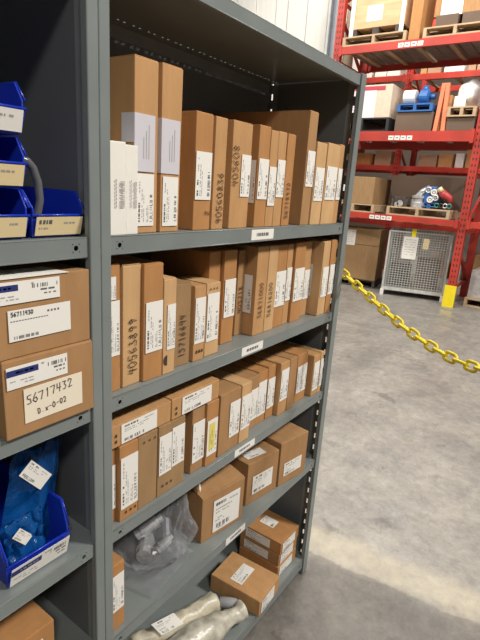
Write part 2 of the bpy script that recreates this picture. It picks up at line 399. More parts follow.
row([
 ('narrow carton at the far left of the third shelf, under the left flat carton', .0080, .019, .0200, .1660, 2, [(.002, .0313, .0190, .1281)]),
 ('brown carton on the third shelf with a clipped-corner white label', .0295, .008, .0463, .1660, 2, [(.0014, .0273, .0450, .1406)], dict(marks=(.012, .014, .012, .005))),
 ('plain dull carton without label on the left of the third shelf', .0785, .009, .0520, .1660, 3, [], dict(marks=(.012, .148, .015, .004))),
 ('wide dull carton with two white labels side by side on the third shelf', .1325, .008, .0830, .1660, 3, [(.002, .0518, .0390, .1440), (.0405, .0560, .0800, .1496)], dict(marks=(.012, .020, .013, .005))),
 ('brown carton under the right flat carton, left of the yellow-printed label', .2450, .012, .0440, .1650, 4, [(.001, .0274, .0430, .1295)]),
 ('brown carton on the third shelf with a yellow-printed label', .2905, .006, .0410, .1660, 2, [(.001, .0273, .0390, .1211, 'yellow')]),
 ('wide brown carton at the middle of the third shelf, label only on its right part', .3450, .010, .0850, .1650, 4, [(.0400, .0372, .0830, .1340)]),
 ('carton with a bright tan top in the middle of the third shelf', .4330, .009, .0450, .1660, 1, [(.001, .0389, .0430, .1351)]),
 ('narrow brown carton pushed back, right of the bright-topped one on the third shelf', .4860, .033, .0640, .1580, 4, [(.028, .0276, .0620, .1203)]),
 ('brown carton with a tall white label, left neighbour of the one before the dark gap', .5515, .035, .0460, .1600, 2, [(.001, .0250, .0430, .1295)]),
 ('brown carton just left of the dark side of the carton beyond, third shelf', .5985, .033, .0400, .1630, 2, [(.001, .0331, .0390, .1266)]),
 ('brown carton showing a dark left side on the right half of the third shelf', .6430, .018, .0510, .1650, 0, [(.003, .0456, .0470, .1445)]),
 ('plain brown carton without label on the right half of the third shelf', .6950, .017, .0440, .1660, 4, []),
 ('wide carton with two narrow white labels on the right half of the third shelf', .7560, .024, .0670, .1610, 2, [(.002, .0321, .0330, .1230), (.036, .0313, .0640, .1238)]),
 ('low carton second from the right end of the third shelf', .8410, .010, .0470, .1410, 0, [(.004, .0184, .0430, .1180)]),
 ('low narrow carton at the right end of the third shelf, touching the post', .8890, .009, .0230, .1430, 1, [(.001, .0223, .0220, .1197)]),
], 3, .22)
carton('flat brown carton lying on upright ones at the left end of the third shelf', (.0080, .009, LV[3]+.1695), .1600, .20, .0460, 0, labels=[(.0250, .002, .1180, .0440)], marks=None, rot=False)
carton('flat brown carton lying on the upright ones, right of the other flat one', (.1700, .007, LV[3]+.1695), .1600, .20, .0470, 0, labels=[(.0300, .002, .1300, .0440)], rot=False)
for o in [o for o in COL.objects if o.get('label', '').startswith('flat brown carton lying')]:
    m = MB()
    for q in range(2): m.quad([(.010, -.0019, .010+q*.012), (.015, -.0019, .010+q*.012), (.014, -.0019, .017+q*.012), (.010, -.0019, .016+q*.012)])
    m.build('printed_symbols', MARK, o)

z = LV[4]
carton('narrow upright carton at the left end of the fourth shelf, left of the plastic bag', (.0080, .012, z+.0004), .0370, .22, .1640, 2, labels=[(.003, .050, .0340, .140)])
def cube_box(label, x, y, w, d, h, yaw, labs, top=None, flap=False):
    t = carton(label, (x, y, z+.0004), w, d, h, 4, yaw=math.radians(yaw), labels=labs, rot=False, top=top, seam=not flap)
    m = MB(); m.box((w*.42, -.0019, h-.035), (w*.58, -.0014, h)) if False else m.box((.0, d*.42, h+.0014), (w, d*.58, h+.0019))
    if not flap: m.build('packing_tape', TAPE, t)
    else:
        m.bm.free(); m = MB()
        m.hexa([(.0, .004, h), (w, .004, h), (w, d*.52, h+.016), (.0, d*.52, h+.022), (.0, .004, h+.002), (w, .004, h+.002), (w, d*.52, h+.018), (.0, d*.52, h+.024)])
        m.build('raised_flap', CB[4], t)
        m = MB(); m.hexa([(.0, d*.50, h+.002), (w, d*.50, h+.002), (w, d, h), (0, d, h), (.0, d*.50, h+.004), (w, d*.50, h+.004), (w, d, h+.002), (0, d, h+.002)]); m.build('top_flap', CB[4], t)
    return t
cube_box('brown cube carton with a raised top flap, right of the plastic bag', .330, .038, .158, .17, .1360, -8.6, [(.040, .014, .140, .112)], flap=True)
cube_box('middle cube carton of three on the fourth shelf, strip label on its top', .5370, .037, .1400, .19, .1380, -8.6, [(.022, .030, .113, .091)], top=(.060, .035, -.12, .075, .034))
cube_box('rightmost cube carton on the fourth shelf, beside the slotted post', .6840, .014, .1390, .20, .1520, -9, [(.022, .030, .112, .076)])
z = LV[5]
for k in range(3):
    carton(('lowest flat carton of the stack of three at the right end of the bottom shelf', 'middle flat carton of the stack of three on the bottom shelf', 'uppermost flat carton of the stack of three on the bottom shelf, label on its top')[k],
           (.770+.003*k, .026+.002*(k == 1), z+.0004+k*.0475), .132, .17, .0450, (2, 4, 2)[k], labels=[(.010, .004, .100, .041)], side=(.045, .006, .150, .040) if k else None,
           top=(.074, .097, 0, .044, .058) if k == 2 else None, rot=False, group='flat cartons stacked on the bottom shelf')
t = carton('large flat brown carton on the bottom shelf, jutting over the edge beside the wrapped tubes', (.590, -.013, z+.0004), .136, .195, .0610, 0, yaw=math.radians(3), labels=[(.012, .006, .098, .054)],
       top=(.066, .108, 0, .086, .046), rot=False)

# ---- left bay: two big cartons
z = LV[2]
t = carton('large carton with 56717432 handwritten on a cream label, lower in the left bay', (-.194, -.010, z+.0004), .1510, .27, .1190, 4, labels=[], seam=True)
sticker(t, (.004, -.0015, .0775), X3, Z3, -Y3, .098, .0335, 'header', name='printed_label', seed=2)
sticker(t, (.028, -.0015, .018), X3, Z3, -Y3, .100, .0545, 'none', name='handwritten_label', paper=mat('off_white_label', (.82, .73, .58), .6), label='cream label with handwritten number')
write(t, '56717432', (.032, -.0022, .047), V((.995, 0, .10)), V((-.1, 0, .995)), -Y3, .0140, .0012)
write(t, 'D.x-0-02', (.048, -.0022, .027), V((.995, 0, .10)), V((-.1, 0, .995)), -Y3, .0090, .0011)
t = carton('large carton resting on top of the one marked 56717432 in the left bay', (-.232, -.006, z+.1215), .1880, .27, .1140, 4, labels=[], seam=False)
sticker(t, (.004, -.0015, .079), X3, Z3, -Y3, .130, .031, 'header', name='printed_label', seed=4)
sticker(t, (.052, -.0015, .025), X3, Z3, -Y3, .099, .045, 'none', name='parts_label', seed=8)
m = MB(); rr = random.Random(4)
strokes(m, '56711430', (.056, -.0023, .0610), X3, Z3, .0060, .0014, rr, -Y3, jit=0)
for q in range(24):
    xx = .056+q*.0017
    if rr.random() < .7: m.quad([(xx, -.0023, .028), (xx+.0011, -.0023, .028), (xx+.0011, -.0023, .0325), (xx, -.0023, .0325)])
for q in range(14): m.quad([(.055+q*.0042, -.0023, .0535), (.058+q*.0042, -.0023, .0535), (.058+q*.0042, -.0023, .0548), (.055+q*.0042, -.0023, .0548)])
for q in range(4): m.quad([(.112+q*.0055, -.0023, .060), (.115+q*.0055, -.0023, .060), (.115+q*.0055, -.0023, .063), (.112+q*.0055, -.0023, .063)])
m.build('printed_text', INK, t)
m = MB(); m.hexa([(.0, -.002, .1142), (.150, -.002, .1142), (.140, .05, .1150), (.0, .05, .1150), (.0, -.002, .1165), (.150, -.002, .1150), (.140, .05, .1160), (.0, .05, .1170)]); m.build('paper_sheet', PAPER, t)
carton('brown carton half seen at the bottom left corner of the picture', (-.270, .045, LV[4]+.0004), .1700, .22, .1080, 2, yaw=math.radians(0), labels=[(.10, .02, .145, .085)], rot=False)

# ---- blue bins
def bin_(label, x, y, z, w, d, h, fh, lab=CREAM, group=None, seed=1, fill=False, ls='bin'):
    """open-fronted hopper bin: low front wall, sloping cheeks, tall back"""
    t = thing('storage_bin', label, 'bin', (x, y, z), 0, group); T = .0022; ta = .006; m = MB(); st = -.001
    m.hexa([(ta, 0, 0), (w-ta, 0, 0), (w-ta, d, 0), (ta, d, 0), (ta, 0, T), (w-ta, 0, T), (w-ta, d, T), (ta, d, T)])
    m.hexa([(ta*.6, -.003, T), (w-ta*.6, -.003, T), (w-ta*.6, T, T), (ta*.6, T, T), (0, -.010, fh), (w, -.010, fh), (w, -.007, fh), (0, -.007, fh)])      # front wall, leaning out
    m.hexa([(ta, d-T, T), (w-ta, d-T, T), (w-ta, d, T), (ta, d, T), (0, d-T, h), (w, d-T, h), (w, d, h), (0, d, h)])
    for s in (0, 1):
        def xx(b, zz): 
            a = ta*(1-zz/h)
            return a+b if s == 0 else w-a-b
        prof = [(0, T), (d, T), (d, h), (st+.012, h), (-.008, fh+.010), (-.009, fh-.002)]
        ins = [m.bm.verts.new((xx(T, q), p, q)) for p, q in prof]; out = [m.bm.verts.new((xx(0, q), p, q)) for p, q in prof]
        m.bm.faces.new(ins); m.bm.faces.new(out[::-1])
        for i in range(len(prof)):
            k = (i+1) % len(prof); m.bm.faces.new((ins[i], out[i], out[k], ins[k]))
    m.build('bin_body', BLUE, t)
    m = MB()                                          # rolled rim
    for s in (-.001, w+.001): m.tube([(s, -.008, fh+.010), (s, st+.012, h), (s, d, h)], .0014, 6)
    m.tube([(0, -.0105, fh), (w, -.0105, fh)], .0022, 6); m.tube([(0, d, h), (w, d, h)], .0022, 6)
    m.build('rim', BLUE, t)
    m = MB(); m.box((.0, -.0135, .0025), (.0, -.0135, .0025)) if False else None
    m.bm.free()
    n = V((0, -1, -.28)).normalized(); vv = V((0, -.28, 1)).normalized()*1.0
    sticker(t, (.0055, -.0062, .0035), X3, vv, V((0, -1, -.2)).normalized(), w-.011, fh-.0045, ls, name='bin_label', paper=lab, seed=seed)
    return t
z1 = LV[1]+.0006
bw, bd, bh = .088, .17, .066
bin_('blue plastic bin beside the post in the left bay, cream label with bold print', -.1265, .020, z1, bw, bd, bh, .0325, seed=11)
bin_('lowest blue bin of the stack of three at the left edge', -.2190, .018, z1, bw, bd, bh, .0325, seed=12)
bin_('middle blue bin of the stack of three, cream label, empty corner showing', -.2200, .016, z1+bh+.0024, bw, bd, bh, .0325, seed=13)
bin_('topmost blue bin of the stack of three, with a white label', -.2190, .014, z1+2*bh+.0048, bw, bd, bh, .0325, lab=PAPER, seed=14)
def bundle(label, x, y, z, pts_, mat_, r):
    t = thing('cable_bundle', label, 'cable', (x, y, z)); m = MB(); m.tube(pts_, r, 8); m.build('cable', mat_, t); return t
m = MB(); P = []
for k in range(25):
    a = math.pi*k/24; pass
P = [(.030, .034, .010), (.037, .032, .029), (.041, .030, .051), (.039, .030, .077), (.032, .030, .097), (.023, .030, .106), (.012, .032, .108), (.004, .036, .104)]
P = [V(P[i]).lerp(V(P[i+1]), q/4) for i in range(7) for q in range(4)]+[V(P[7])]
m.tube(P, .0058, 12)
t = thing('grey_hose', 'thin grey hose sticking up out of the bin beside the post', 'hose', (-.128, .020, z1)); m.build('hose', mat('grey_hose', (.13, .13, .13), .25), t)
for k, (xx, yy) in enumerate([(.045, .020), (.060, .024), (.052, .034), (.072, .030)]):
    m = MB(); m.tube([(0, 0, 0), (.012, .004, .003)], .004, 8); m.tube([(.011, .004, .003), (.014, .005, .0035)], .0065, 6)
    o = m.build('bolt', METAL, None, loc=(-.1265+xx, .020+yy, z1+.010+.004*k)); o['label'] = 'small metal bolt lying in the blue bin beside the post'; o['category'] = 'bolt'; o['group'] = 'bolts in the bin'
z3 = LV[3]+.0006
bin_('large blue bin on the lower left shelf holding blue plastic bags', -.1980, .024, z3, .118, .20, .100, .046, lab=PAPER, seed=21, ls='header')

def pouch(label, loc, w, h, th, tilt, rz, material, seed, lab=None, name='poly_bag', shear=0):
    t = thing(name, label, 'bag', loc, rz); m = MB(); nx, nz = 14, 18; G = {}
    for sgn in (-1, 1):
        for i in range(nx+1):
            for j in range(nz+1):
                u, v = i/nx, j/nz; e = min(u, 1-u, v*1.3, (1-v)*1.0)*2
                bul = th*max(0, e)**.5*(1-.55*v)
                nn = noise.noise(V((u*4+seed, v*5, sgn*2.)))*.018+noise.noise(V((u*11, v*12+seed, sgn*5.)))*.006
                x = (u-.5)*w*(1-.10*v*v)+shear*v+nn*.5; zz = v*h+noise.noise(V((u*3, seed, 0)))*.02*v; y = sgn*(bul/2)+nn*(1 if 0 < i < nx and 0 < j < nz else .3)
                G[sgn, i, j] = m.bm.verts.new((x, y+math.tan(tilt)*zz, zz))
    for sgn in (-1, 1):
        for i in range(nx):
            for j in range(nz):
                f = m.bm.faces.new((G[sgn, i, j], G[sgn, i+1, j], G[sgn, i+1, j+1], G[sgn, i, j+1])); f.smooth = True
    bmesh.ops.remove_doubles(m.bm, verts=m.bm.verts, dist=.0004)
    m.build('bag_film', material, t)
    if lab:
        lx, lz, lw, lh, a = lab
        u = V((math.cos(a), 0, math.sin(a))); v = V((-math.sin(a), 0, math.cos(a)))
        sticker(t, V((lx, -th*.5-.006+math.tan(tilt)*lz, lz)), u, (v+V((0, math.tan(tilt), 0))), -Y3, lw, lh, 'ship', seed=seed, name='bag_label')
    return t
pouch('tall blue poly bag with a slanted white label, standing up in the large blue bin', (-.136, .072, z3+.006), .100, .195, .035, .0, 0, BPOLY, 3, lab=(-.012, .170, .058, .030, -.90), shear=.038)
pouch('low blue poly bag with a small label at the front of the large blue bin', (-.150, .038, z3+.006), .070, .100, .018, .0, 0, BPOLY, 8, lab=(-.030, .082, .034, .018, -.90))

# ---- clear plastic bag with dark parts on the fourth shelf
t = thing('plastic_bag', 'crumpled clear plastic bag of dark metal parts on the fourth shelf', 'bag', (.228, .112, LV[4]+.002))
bm = bmesh.new(); bmesh.ops.create_icosphere(bm, subdivisions=4, radius=1)
for v in bm.verts:
    p = v.co.copy()
    f = 1+.20*noise.noise(p*1.8)+.22*abs(noise.noise(p*3.6))-.10*abs(noise.noise(p*8.))
    x, y, zz = p.x*.098*f, p.y*.098*f, p.z*f
    up = max(0, p.z)
    x = x*1.06*(1-.50*up**2)+.075*up**2.0; y *= (1-.40*up)
    zz = .075+zz*.078 if zz < 0 else .075+zz*.080+.026*up**3
    if zz < .002: zz = .002+.001*abs(noise.noise(p*7))
    v.co = (x, y, zz)
for f in bm.faces: f.smooth = False
me = bpy.data.meshes.new('bag_film'); bm.to_mesh(me); bm.free(); me.materials.append(POLY)
o = bpy.data.objects.new('bag_film', me); COL.objects.link(o); o.parent = t
m = MB(); G = {}                                      # loose flat skirt of film in front of the bag
for i in range(17):
    for j in range(9):
        u, v = i/16, j/8
        G[i, j] = m.bm.verts.new((-.125+.19*u+.02*v*(1-u), -.018-.085*v*(1-.25*u), .003+.010*abs(noise.noise(V((u*6, v*5, 1))))+.02*(1-v)*abs(noise.noise(V((u*9, 2, 3))))))
for i in range(16):
    for j in range(8): f = m.bm.faces.new((G[i, j], G[i+1, j], G[i+1, j+1], G[i, j+1])); f.smooth = True
m.build('loose_film', POLY, t)
m = MB(); m.hexa([(.105, -.060, .150), (.118, -.052, .150), (.132, -.030, .168), (.119, -.040, .168), (.105, -.062, .150), (.118, -.054, .150), (.134, -.032, .170), (.117, -.042, .172)])
m.build('white_tag', PAPER, t)
for k, (a, b, r) in enumerate([((-.05, -.02, .03), (.03, .03, .035), .026), ((.0, -.04, .04), (.045, .01, .085), .020), ((-.04, .02, .065), (.02, -.01, .10), .017), ((.02, .02, .03), (.06, -.02, .05), .022), ((-.045, -.01, .024), (-.015, -.03, .03), .015), ((.045, .0, .075), (.062, -.006, .125), .013), ((-.03, -.045, .05), (.01, -.055, .075), .012), ((.0, .03, .09), (-.03, .02, .12), .014)]):
    m = MB(); a, b = V(a), V(b); m.tube([a, a.lerp(b, .2), a.lerp(b, .21), a.lerp(b, .8), a.lerp(b, .81), b], [r*.8, r*.8, r, r, r*.6, r*.6], 14, smooth=False)
    o = m.build('metal_fitting', DARKM if k % 2 else METAL, None, loc=t.location); o['label'] = 'dark metal fitting seen through the crumpled clear plastic bag'; o['category'] = 'part'; o['group'] = 'metal fittings in the clear bag'

# ---- wrapped tubes on the bottom shelf
def wrapped(label, pts, rad, material, seed, lab=None):
    t = thing('wrapped_tube', label, 'tube', (0, 0, 0)); bm = bmesh.new(); m = MB(); m.bm.free(); m.bm = bm
    P = [V(p) for p in pts]; out = []; rr_ = []
    n = 34
    for i in range(n+1):
        s = i/n*(len(P)-1); k = min(int(s), len(P)-2); f = s-k
        out.append(P[k].lerp(P[k+1], f)); rr_.append(rad[k]*(1-f)+rad[k+1]*f)
    m.tube(out, rr_, 28)
    for v in bm.verts:
        q = noise.noise(v.co*24+V((seed, 0, 0)))*.006+noise.noise(v.co*70)*.003
        v.co += V((q*.3, q, q))
    zmin = min(v.co.z for v in bm.verts)
    for v in bm.verts: v.co.z += LV[5]+.001-zmin
    m.build('wrapping', material, t)
    if lab:
        a, d, ww, hh = lab; sticker(t, V(a), V(d).normalized(), V((-.25, .75, .6)), V((.1, -.62, .78)), ww, hh, 'ship', seed=seed)
    return t
wrapped('foam-wrapped tube at the back left of the bottom shelf, with a paper label', [(.245, .205, .10), (.33, .175, .10), (.43, .145, .10), (.52, .118, .10), (.528, .116, .10)], [.027, .029, .031, .033, .022], WRAP, 2, lab=((.31, .150, .127), (.085, -.028, 0), .075, .045))
wrapped('bubble-wrapped tube with a narrowed neck, nearer the edge of the bottom shelf', [(.26, .100, .11), (.34, .080, .11), (.42, .058, .11), (.47, .044, .11), (.51, .032, .11), (.545, .024, .11), (.552, .022, .11)], [.038, .043, .041, .030, .024, .029, .018], WRAP2, 9)
t = thing('foam_roll', 'small grey foam roll between the wrapped tubes and the large flat carton', 'roll', (.560, .085, LV[5]+.0185))
m = MB(); m.tube([(-.020, .03, 0), (-.015, .025, 0), (.0, .0, 0), (.012, -.020, 0), (.016, -.026, 0)], [.010, .017, .018, .017, .010], 16); m.build('foam', mat('grey_foam', (.33, .33, .34), .7, var=.1), t)

# ------------------------------------------------------------------ yellow chain
t = thing('barrier_chain', 'yellow plastic chain sagging from the shelving post across the aisle', 'chain', (.9515, .012, 1.178))
m = MB(); m.tube([(-.003, 0, 0), (.004, 0, 0), (.010, 0, .004), (.014, 0, -.002), (.012, 0, -.010)], .0028, 8); m.build('hook', METAL, t)
A = V((.966, .006, 1.170)); Bp = V((.652, -.489, 1.066)); ctrl = [A, V((.9126, -.1007, 1.126)), V((.8613, -.1868, 1.094)), V((.8083, -.2651, 1.070)), V((.7571, -.3509, 1.050)), V((.7054, -.425, 1.044)), V((.652, -.495, 1.052)), V((.57, -.61, 1.062)), V((.47, -.75, 1.10))]
path = []
for a, b in zip(ctrl, ctrl[1:]):
    for k in range(20): path.append(a.lerp(b, k/20))
for _ in range(25):
    path = [path[0]]+[(path[i-1]+path[i]*2+path[i+1])/4 for i in range(1, len(path)-1)]+[path[-1]]
acc = 0; last = path[0]; stops = [path[0]]
PITCH = .0350
for q in path[1:]:
    while (q-last).length > 1e-9 and acc+(q-last).length >= PITCH:
        dlt = PITCH-acc; last = last+(q-last).normalized()*dlt; stops.append(last.copy()); acc = 0
    acc += (q-last).length; last = q
loc0 = V(t.location)
mesh_link = None
for i, (a, b) in enumerate(zip(stops, stops[1:])):
    c = (a+b)/2; d = (b-a).normalized()
    s = d.cross(Z3).normalized(); upv = s.cross(d); ang = math.radians(20 if i % 2 else 110)
    ws = s*math.cos(ang)+upv*math.sin(ang); L_, wd = .0480, .0290
    if mesh_link is None:
        m = MB(); P = []
        for k in range(24):
            th = 2*math.pi*k/24; cx, cy = math.cos(th), math.sin(th)
            hl = L_/2-.0042; hw = wd/2-.0042
            x = (hl-hw)*(1 if cx > 0.001 else -1 if cx < -.001 else 0)+hw*cx; P.append((x, hw*cy, 0))
        m.tube(P, .0042, 8, closed=True); o = m.build('chain_link', YEL, t); mesh_link = o
    else:
        o = mesh_link.copy(); COL.objects.link(o); o.parent = t
    nn = d.cross(ws)
    M = Matrix((d, ws, nn)).transposed().to_4x4(); M.translation = c-loc0
    o.matrix_local = M

# ------------------------------------------------------------------ floor
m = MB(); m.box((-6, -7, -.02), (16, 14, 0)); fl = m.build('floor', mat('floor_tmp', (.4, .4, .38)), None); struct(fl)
fm = bpy.data.materials.new('stained_concrete'); fm.use_nodes = True; nt = fm.node_tree; N = nt.nodes; L = nt.links; b = N['Principled BSDF']
tc = N.new('ShaderNodeTexCoord')
def nz(scale, det=8, rough=.6, dist=0.):
    n = N.new('ShaderNodeTexNoise'); n.inputs['Scale'].default_value = scale; n.inputs['Detail'].default_value = det; n.inputs['Roughness'].default_value = rough; n.inputs['Distortion'].default_value = dist
    L.new(tc.outputs['Object'], n.inputs['Vector']); return n
def ramp(src, a, b_, ca, cb):
    r = N.new('ShaderNodeValToRGB'); r.color_ramp.elements[0].position = a; r.color_ramp.elements[1].position = b_
    r.color_ramp.elements[0].color = (*ca, 1); r.color_ramp.elements[1].color = (*cb, 1); L.new(src, r.inputs['Fac']); return r
base = ramp(nz(3.2, 12, .74, .15).outputs['Fac'], .36, .66, (.20, .19, .172), (.335, .31, .265))
fine = ramp(nz(18, 12, .8, .2).outputs['Fac'], .38, .62, (.46, .46, .48), (1.05, 1.05, 1.05))
mx = N.new('ShaderNodeMixRGB'); mx.blend_type = 'MULTIPLY'; mx.inputs['Fac'].default_value = .6; L.new(base.outputs[0], mx.inputs[1]); L.new(fine.outputs[0], mx.inputs[2])
spot = ramp(nz(4.5, 9, .7, .5).outputs['Fac'], .60, .66, (1, 1, 1), (.62, .60, .58))
mx2 = N.new('ShaderNodeMixRGB'); mx2.blend_type = 'MULTIPLY'; mx2.inputs['Fac'].default_value = .8; L.new(mx.outputs[0], mx2.inputs[1]); L.new(spot.outputs[0], mx2.inputs[2])
speck = ramp(nz(26, 4, .5, .5).outputs['Fac'], .72, .78, (0, 0, 0), (.16, .15, .12))
mx3 = N.new('ShaderNodeMixRGB'); mx3.blend_type = 'ADD'; mx3.inputs['Fac'].default_value = 1; L.new(mx2.outputs[0], mx3.inputs[1]); L.new(speck.outputs[0], mx3.inputs[2])
sx = N.new('ShaderNodeSeparateXYZ'); L.new(tc.outputs['Object'], sx.inputs[0])
def mth(op, a_, b_=None, c_=None, clamp=False):
    n = N.new('ShaderNodeMath'); n.operation = op; n.use_clamp = clamp
    for i, q in enumerate((a_, b_, c_)):
        if q is None: continue
        if hasattr(q, 'links'): L.new(q, n.inputs[i])
        else: n.inputs[i].default_value = q
    return n.outputs[0]
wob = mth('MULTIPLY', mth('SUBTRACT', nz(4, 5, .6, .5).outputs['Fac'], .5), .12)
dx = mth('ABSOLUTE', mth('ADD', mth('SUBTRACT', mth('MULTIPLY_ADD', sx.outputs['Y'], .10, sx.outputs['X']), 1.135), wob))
pale_band = mth('MULTIPLY', mth('SUBTRACT', 1.6, mth('DIVIDE', dx, .070), None, True), mth('MULTIPLY_ADD', nz(14, 8, .75).outputs['Fac'], 1.1, -.12, True))      # paler, broken band running along the aisle
mx4 = N.new('ShaderNodeMixRGB'); L.new(pale_band, mx4.inputs['Fac']); L.new(mx3.outputs[0], mx4.inputs[1]); mx4.inputs[2].default_value = (.47, .41, .29, 1)
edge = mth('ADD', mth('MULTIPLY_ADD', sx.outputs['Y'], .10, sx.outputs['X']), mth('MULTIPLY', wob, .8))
dark_side = mth('MULTIPLY', mth('DIVIDE', mth('SUBTRACT', 1.055, edge), .012, None, True), .55)      # floor colour darker on the shelving side of a wavy edge
mx5 = N.new('ShaderNodeMixRGB'); mx5.blend_type = 'MULTIPLY'; L.new(dark_side, mx5.inputs['Fac']); mx5.inputs[2].default_value = (.42, .39, .37, 1); L.new(mx4.outputs[0], mx5.inputs[1]); mx4 = mx5
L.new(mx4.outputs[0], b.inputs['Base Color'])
rr2 = ramp(nz(3, 6, .6, .8).outputs['Fac'], .35, .7, (.30,)*3, (.6,)*3); L.new(rr2.outputs[0], b.inputs['Roughness'])
bp = N.new('ShaderNodeBump'); bp.inputs['Strength'].default_value = .12; bp.inputs['Distance'].default_value = .01; L.new(nz(60, 4).outputs['Fac'], bp.inputs['Height']); L.new(bp.outputs[0], b.inputs['Normal'])
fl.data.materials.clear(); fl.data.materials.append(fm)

# ------------------------------------------------------------------ warehouse walls and column
m = MB(); m.box((15.8, -7, 0), (16, 14, 9)); struct(m.build('wall_far', mat('far_wall', (.24, .19, .155), .8, var=.05, scale=1)))
m = MB(); m.box((-6, 13.8, 0), (15.8, 14, 9)); struct(m.build('wall_left', mat('side_wall', (.62, .60, .56), .8, var=.05, scale=1)))
wl = thing('partition_curtain', 'off-white ribbed partition rising behind the shelving, left of the grey column', 'partition', (7.2, 3.1, 0))
m = MB(); rr = random.Random(5)
y = .0
while y < 2.6:
    w_ = rr.uniform(.22, .42); m.box((rr.uniform(0, .04), y, 0), (.09, y+w_-.012, 6.2)); y += w_
m.build('ribbed_panel', mat('off_white_panel', (.84, .82, .76), .5, var=.04, scale=2, stretch=(1, 8, .3)), wl)
m = MB(); m.box((.02, -.15, 0), (.10, -.02, 6.2)); m.build('edge_strip', mat('tan_strip', (.55, .45, .30), .6), wl)
cl = thing('steel_column', 'pale grey-blue steel column between the white partition and the red rack', 'column', (6.75, 2.99, 0))
m = MB(); m.box((0, 0, 0), (.16, .012, 6.2)); m.box((0, .15, 0), (.16, .162, 6.2)); m.box((.074, .012, 0), (.086, .15, 6.2)); m.build('column_section', GALVC, cl)
m = MB(); m.box((-.05, -.04, 0), (.21, .20, .012)); m.build('base_plate', GALVC, cl)

# ------------------------------------------------------------------ pallet racks
def rack(label, X, ys, lev, top, depth=1.05, bh=(.078, .13, .10), c=RED, bars=True):
    t = thing('pallet_rack', label, 'rack', (X, 0, 0))
    for y in ys:
        for xx in (0, depth-.09):
            m = MB(); m.box((xx, y, 0), (xx+.012, y+.10, top)); m.box((xx+.012, y, 0), (xx+.09, y+.012, top)); m.box((xx+.012, y+.088, 0), (xx+.09, y+.10, top))
            z = .10
            while z < top-.1 and xx == 0:
                for yy in (.024, .062): m.quad([(-.001, y+yy, z), (-.001, y+yy+.014, z), (-.001, y+yy+.014, z+.032), (-.001, y+yy, z+.032)], 1)
                z += .0762
            m.build('upright_post', [c, BLK], t)
            m = MB(); m.box((xx-.02, y-.02, 0), (xx+.11, y+.12, .01)); m.build('foot_plate', c, t)
        m = MB(); z = .25; s = 0
        while z < top-.6:
            m.bar((.09, y+.05, z if s else z+.55), (depth-.09, y+.05, z+.55 if s else z), .035); m.bar((.09, y+.05, z), (depth-.09, y+.05, z), .035); z += .75; s = 1-s
        m.build('frame_brace', c, t)
    for i, (z, h) in enumerate(zip(lev, bh)):
        for y0, y1 in zip(ys[1:], ys):
            for xx in (-.045, depth+.0):
                m = MB(); m.box((xx, y0+.10, z-h), (xx+.045, y1, z-.02)); m.box((xx+.015, y0+.10, z-.02), (xx+.045, y1, z))
                m.box((xx-.004, y0+.10, z-h-.02), (xx, y0+.145, z+.02)); m.box((xx-.004, y1-.045, z-h-.02), (xx, y1, z+.02))
                m.build('beam', c, t, bevel=0)
            m = MB(); n = 5
            for k in range(n):
                yy = y0+.2+(y1-y0-.4)*k/(n-1); m.box((0, yy-.03, z-.045), (depth, yy+.03, z-.02))
            m.build('cross_bar', GALV if i < 2 else WOOD, t)
            if bars and i == 2:
                m = MB(); k = y0+.12
                while k < y1-.10: m.box((0, k, z-.019), (depth, k+.135, z-.002)); k += .15
                m.build('deck_boards', mat('dark_deck_board', (.20, .16, .13), .8, var=.2, scale=4), t)
            elif bars:
                m = MB(); k = y0+.16
                while k < y1-.06: m.box((0, k, z-.018), (depth, k+.012, z-.012)); k += .075
                for q in range(8): m.box((.02+q*.14, y0+.14, z-.020), (.03+q*.14, y1-.04, z-.0165))
                m.build('wire_deck', GALV, t)
    return t
RX = 6.5
YS = [2.80, .70, -1.45]
LVR = (1.165, 2.285, 3.41)
rk = rack('red pallet rack facing the aisle, three beam levels high', RX, YS, LVR, 5.4)
def beam_tag(y, z, n=4):
    for k in range(n): sticker(rk, (-.046-.0005, y-k*.085, z), -Y3, Z3, -X3, .072, .055, 'tag', name='location_tag', seed=k)
beam_tag(1.62+.28, LVR[1]-.115); beam_tag(2.02, LVR[0]-.078, 4); beam_tag(1.94, LVR[2]-.085, 4)
LVB = (1.05, 2.10, 3.2, 4.3)
rk2 = rack('second red pallet rack standing behind the first, full of small cartons', 9.0, [5.2, 2.2+.35, .1, -2.3], (.95, 1.98, 2.45, 3.55), 5.4, bh=(.09, .09, .09, .10), c=RED, bars=False)
m = MB(); m.box((RX-.042, .672, 0), (RX-.030, .822, .30)); m.box((RX-.030, .672, 0), (RX-.0215, .684, .30)); m.box((RX-.030, .810, 0), (RX-.0215, .822, .30))
yg = m.build('post_guard', YEL); yg['label'] = 'yellow guard around the foot of the orange-red rack post'; yg['category'] = 'guard'

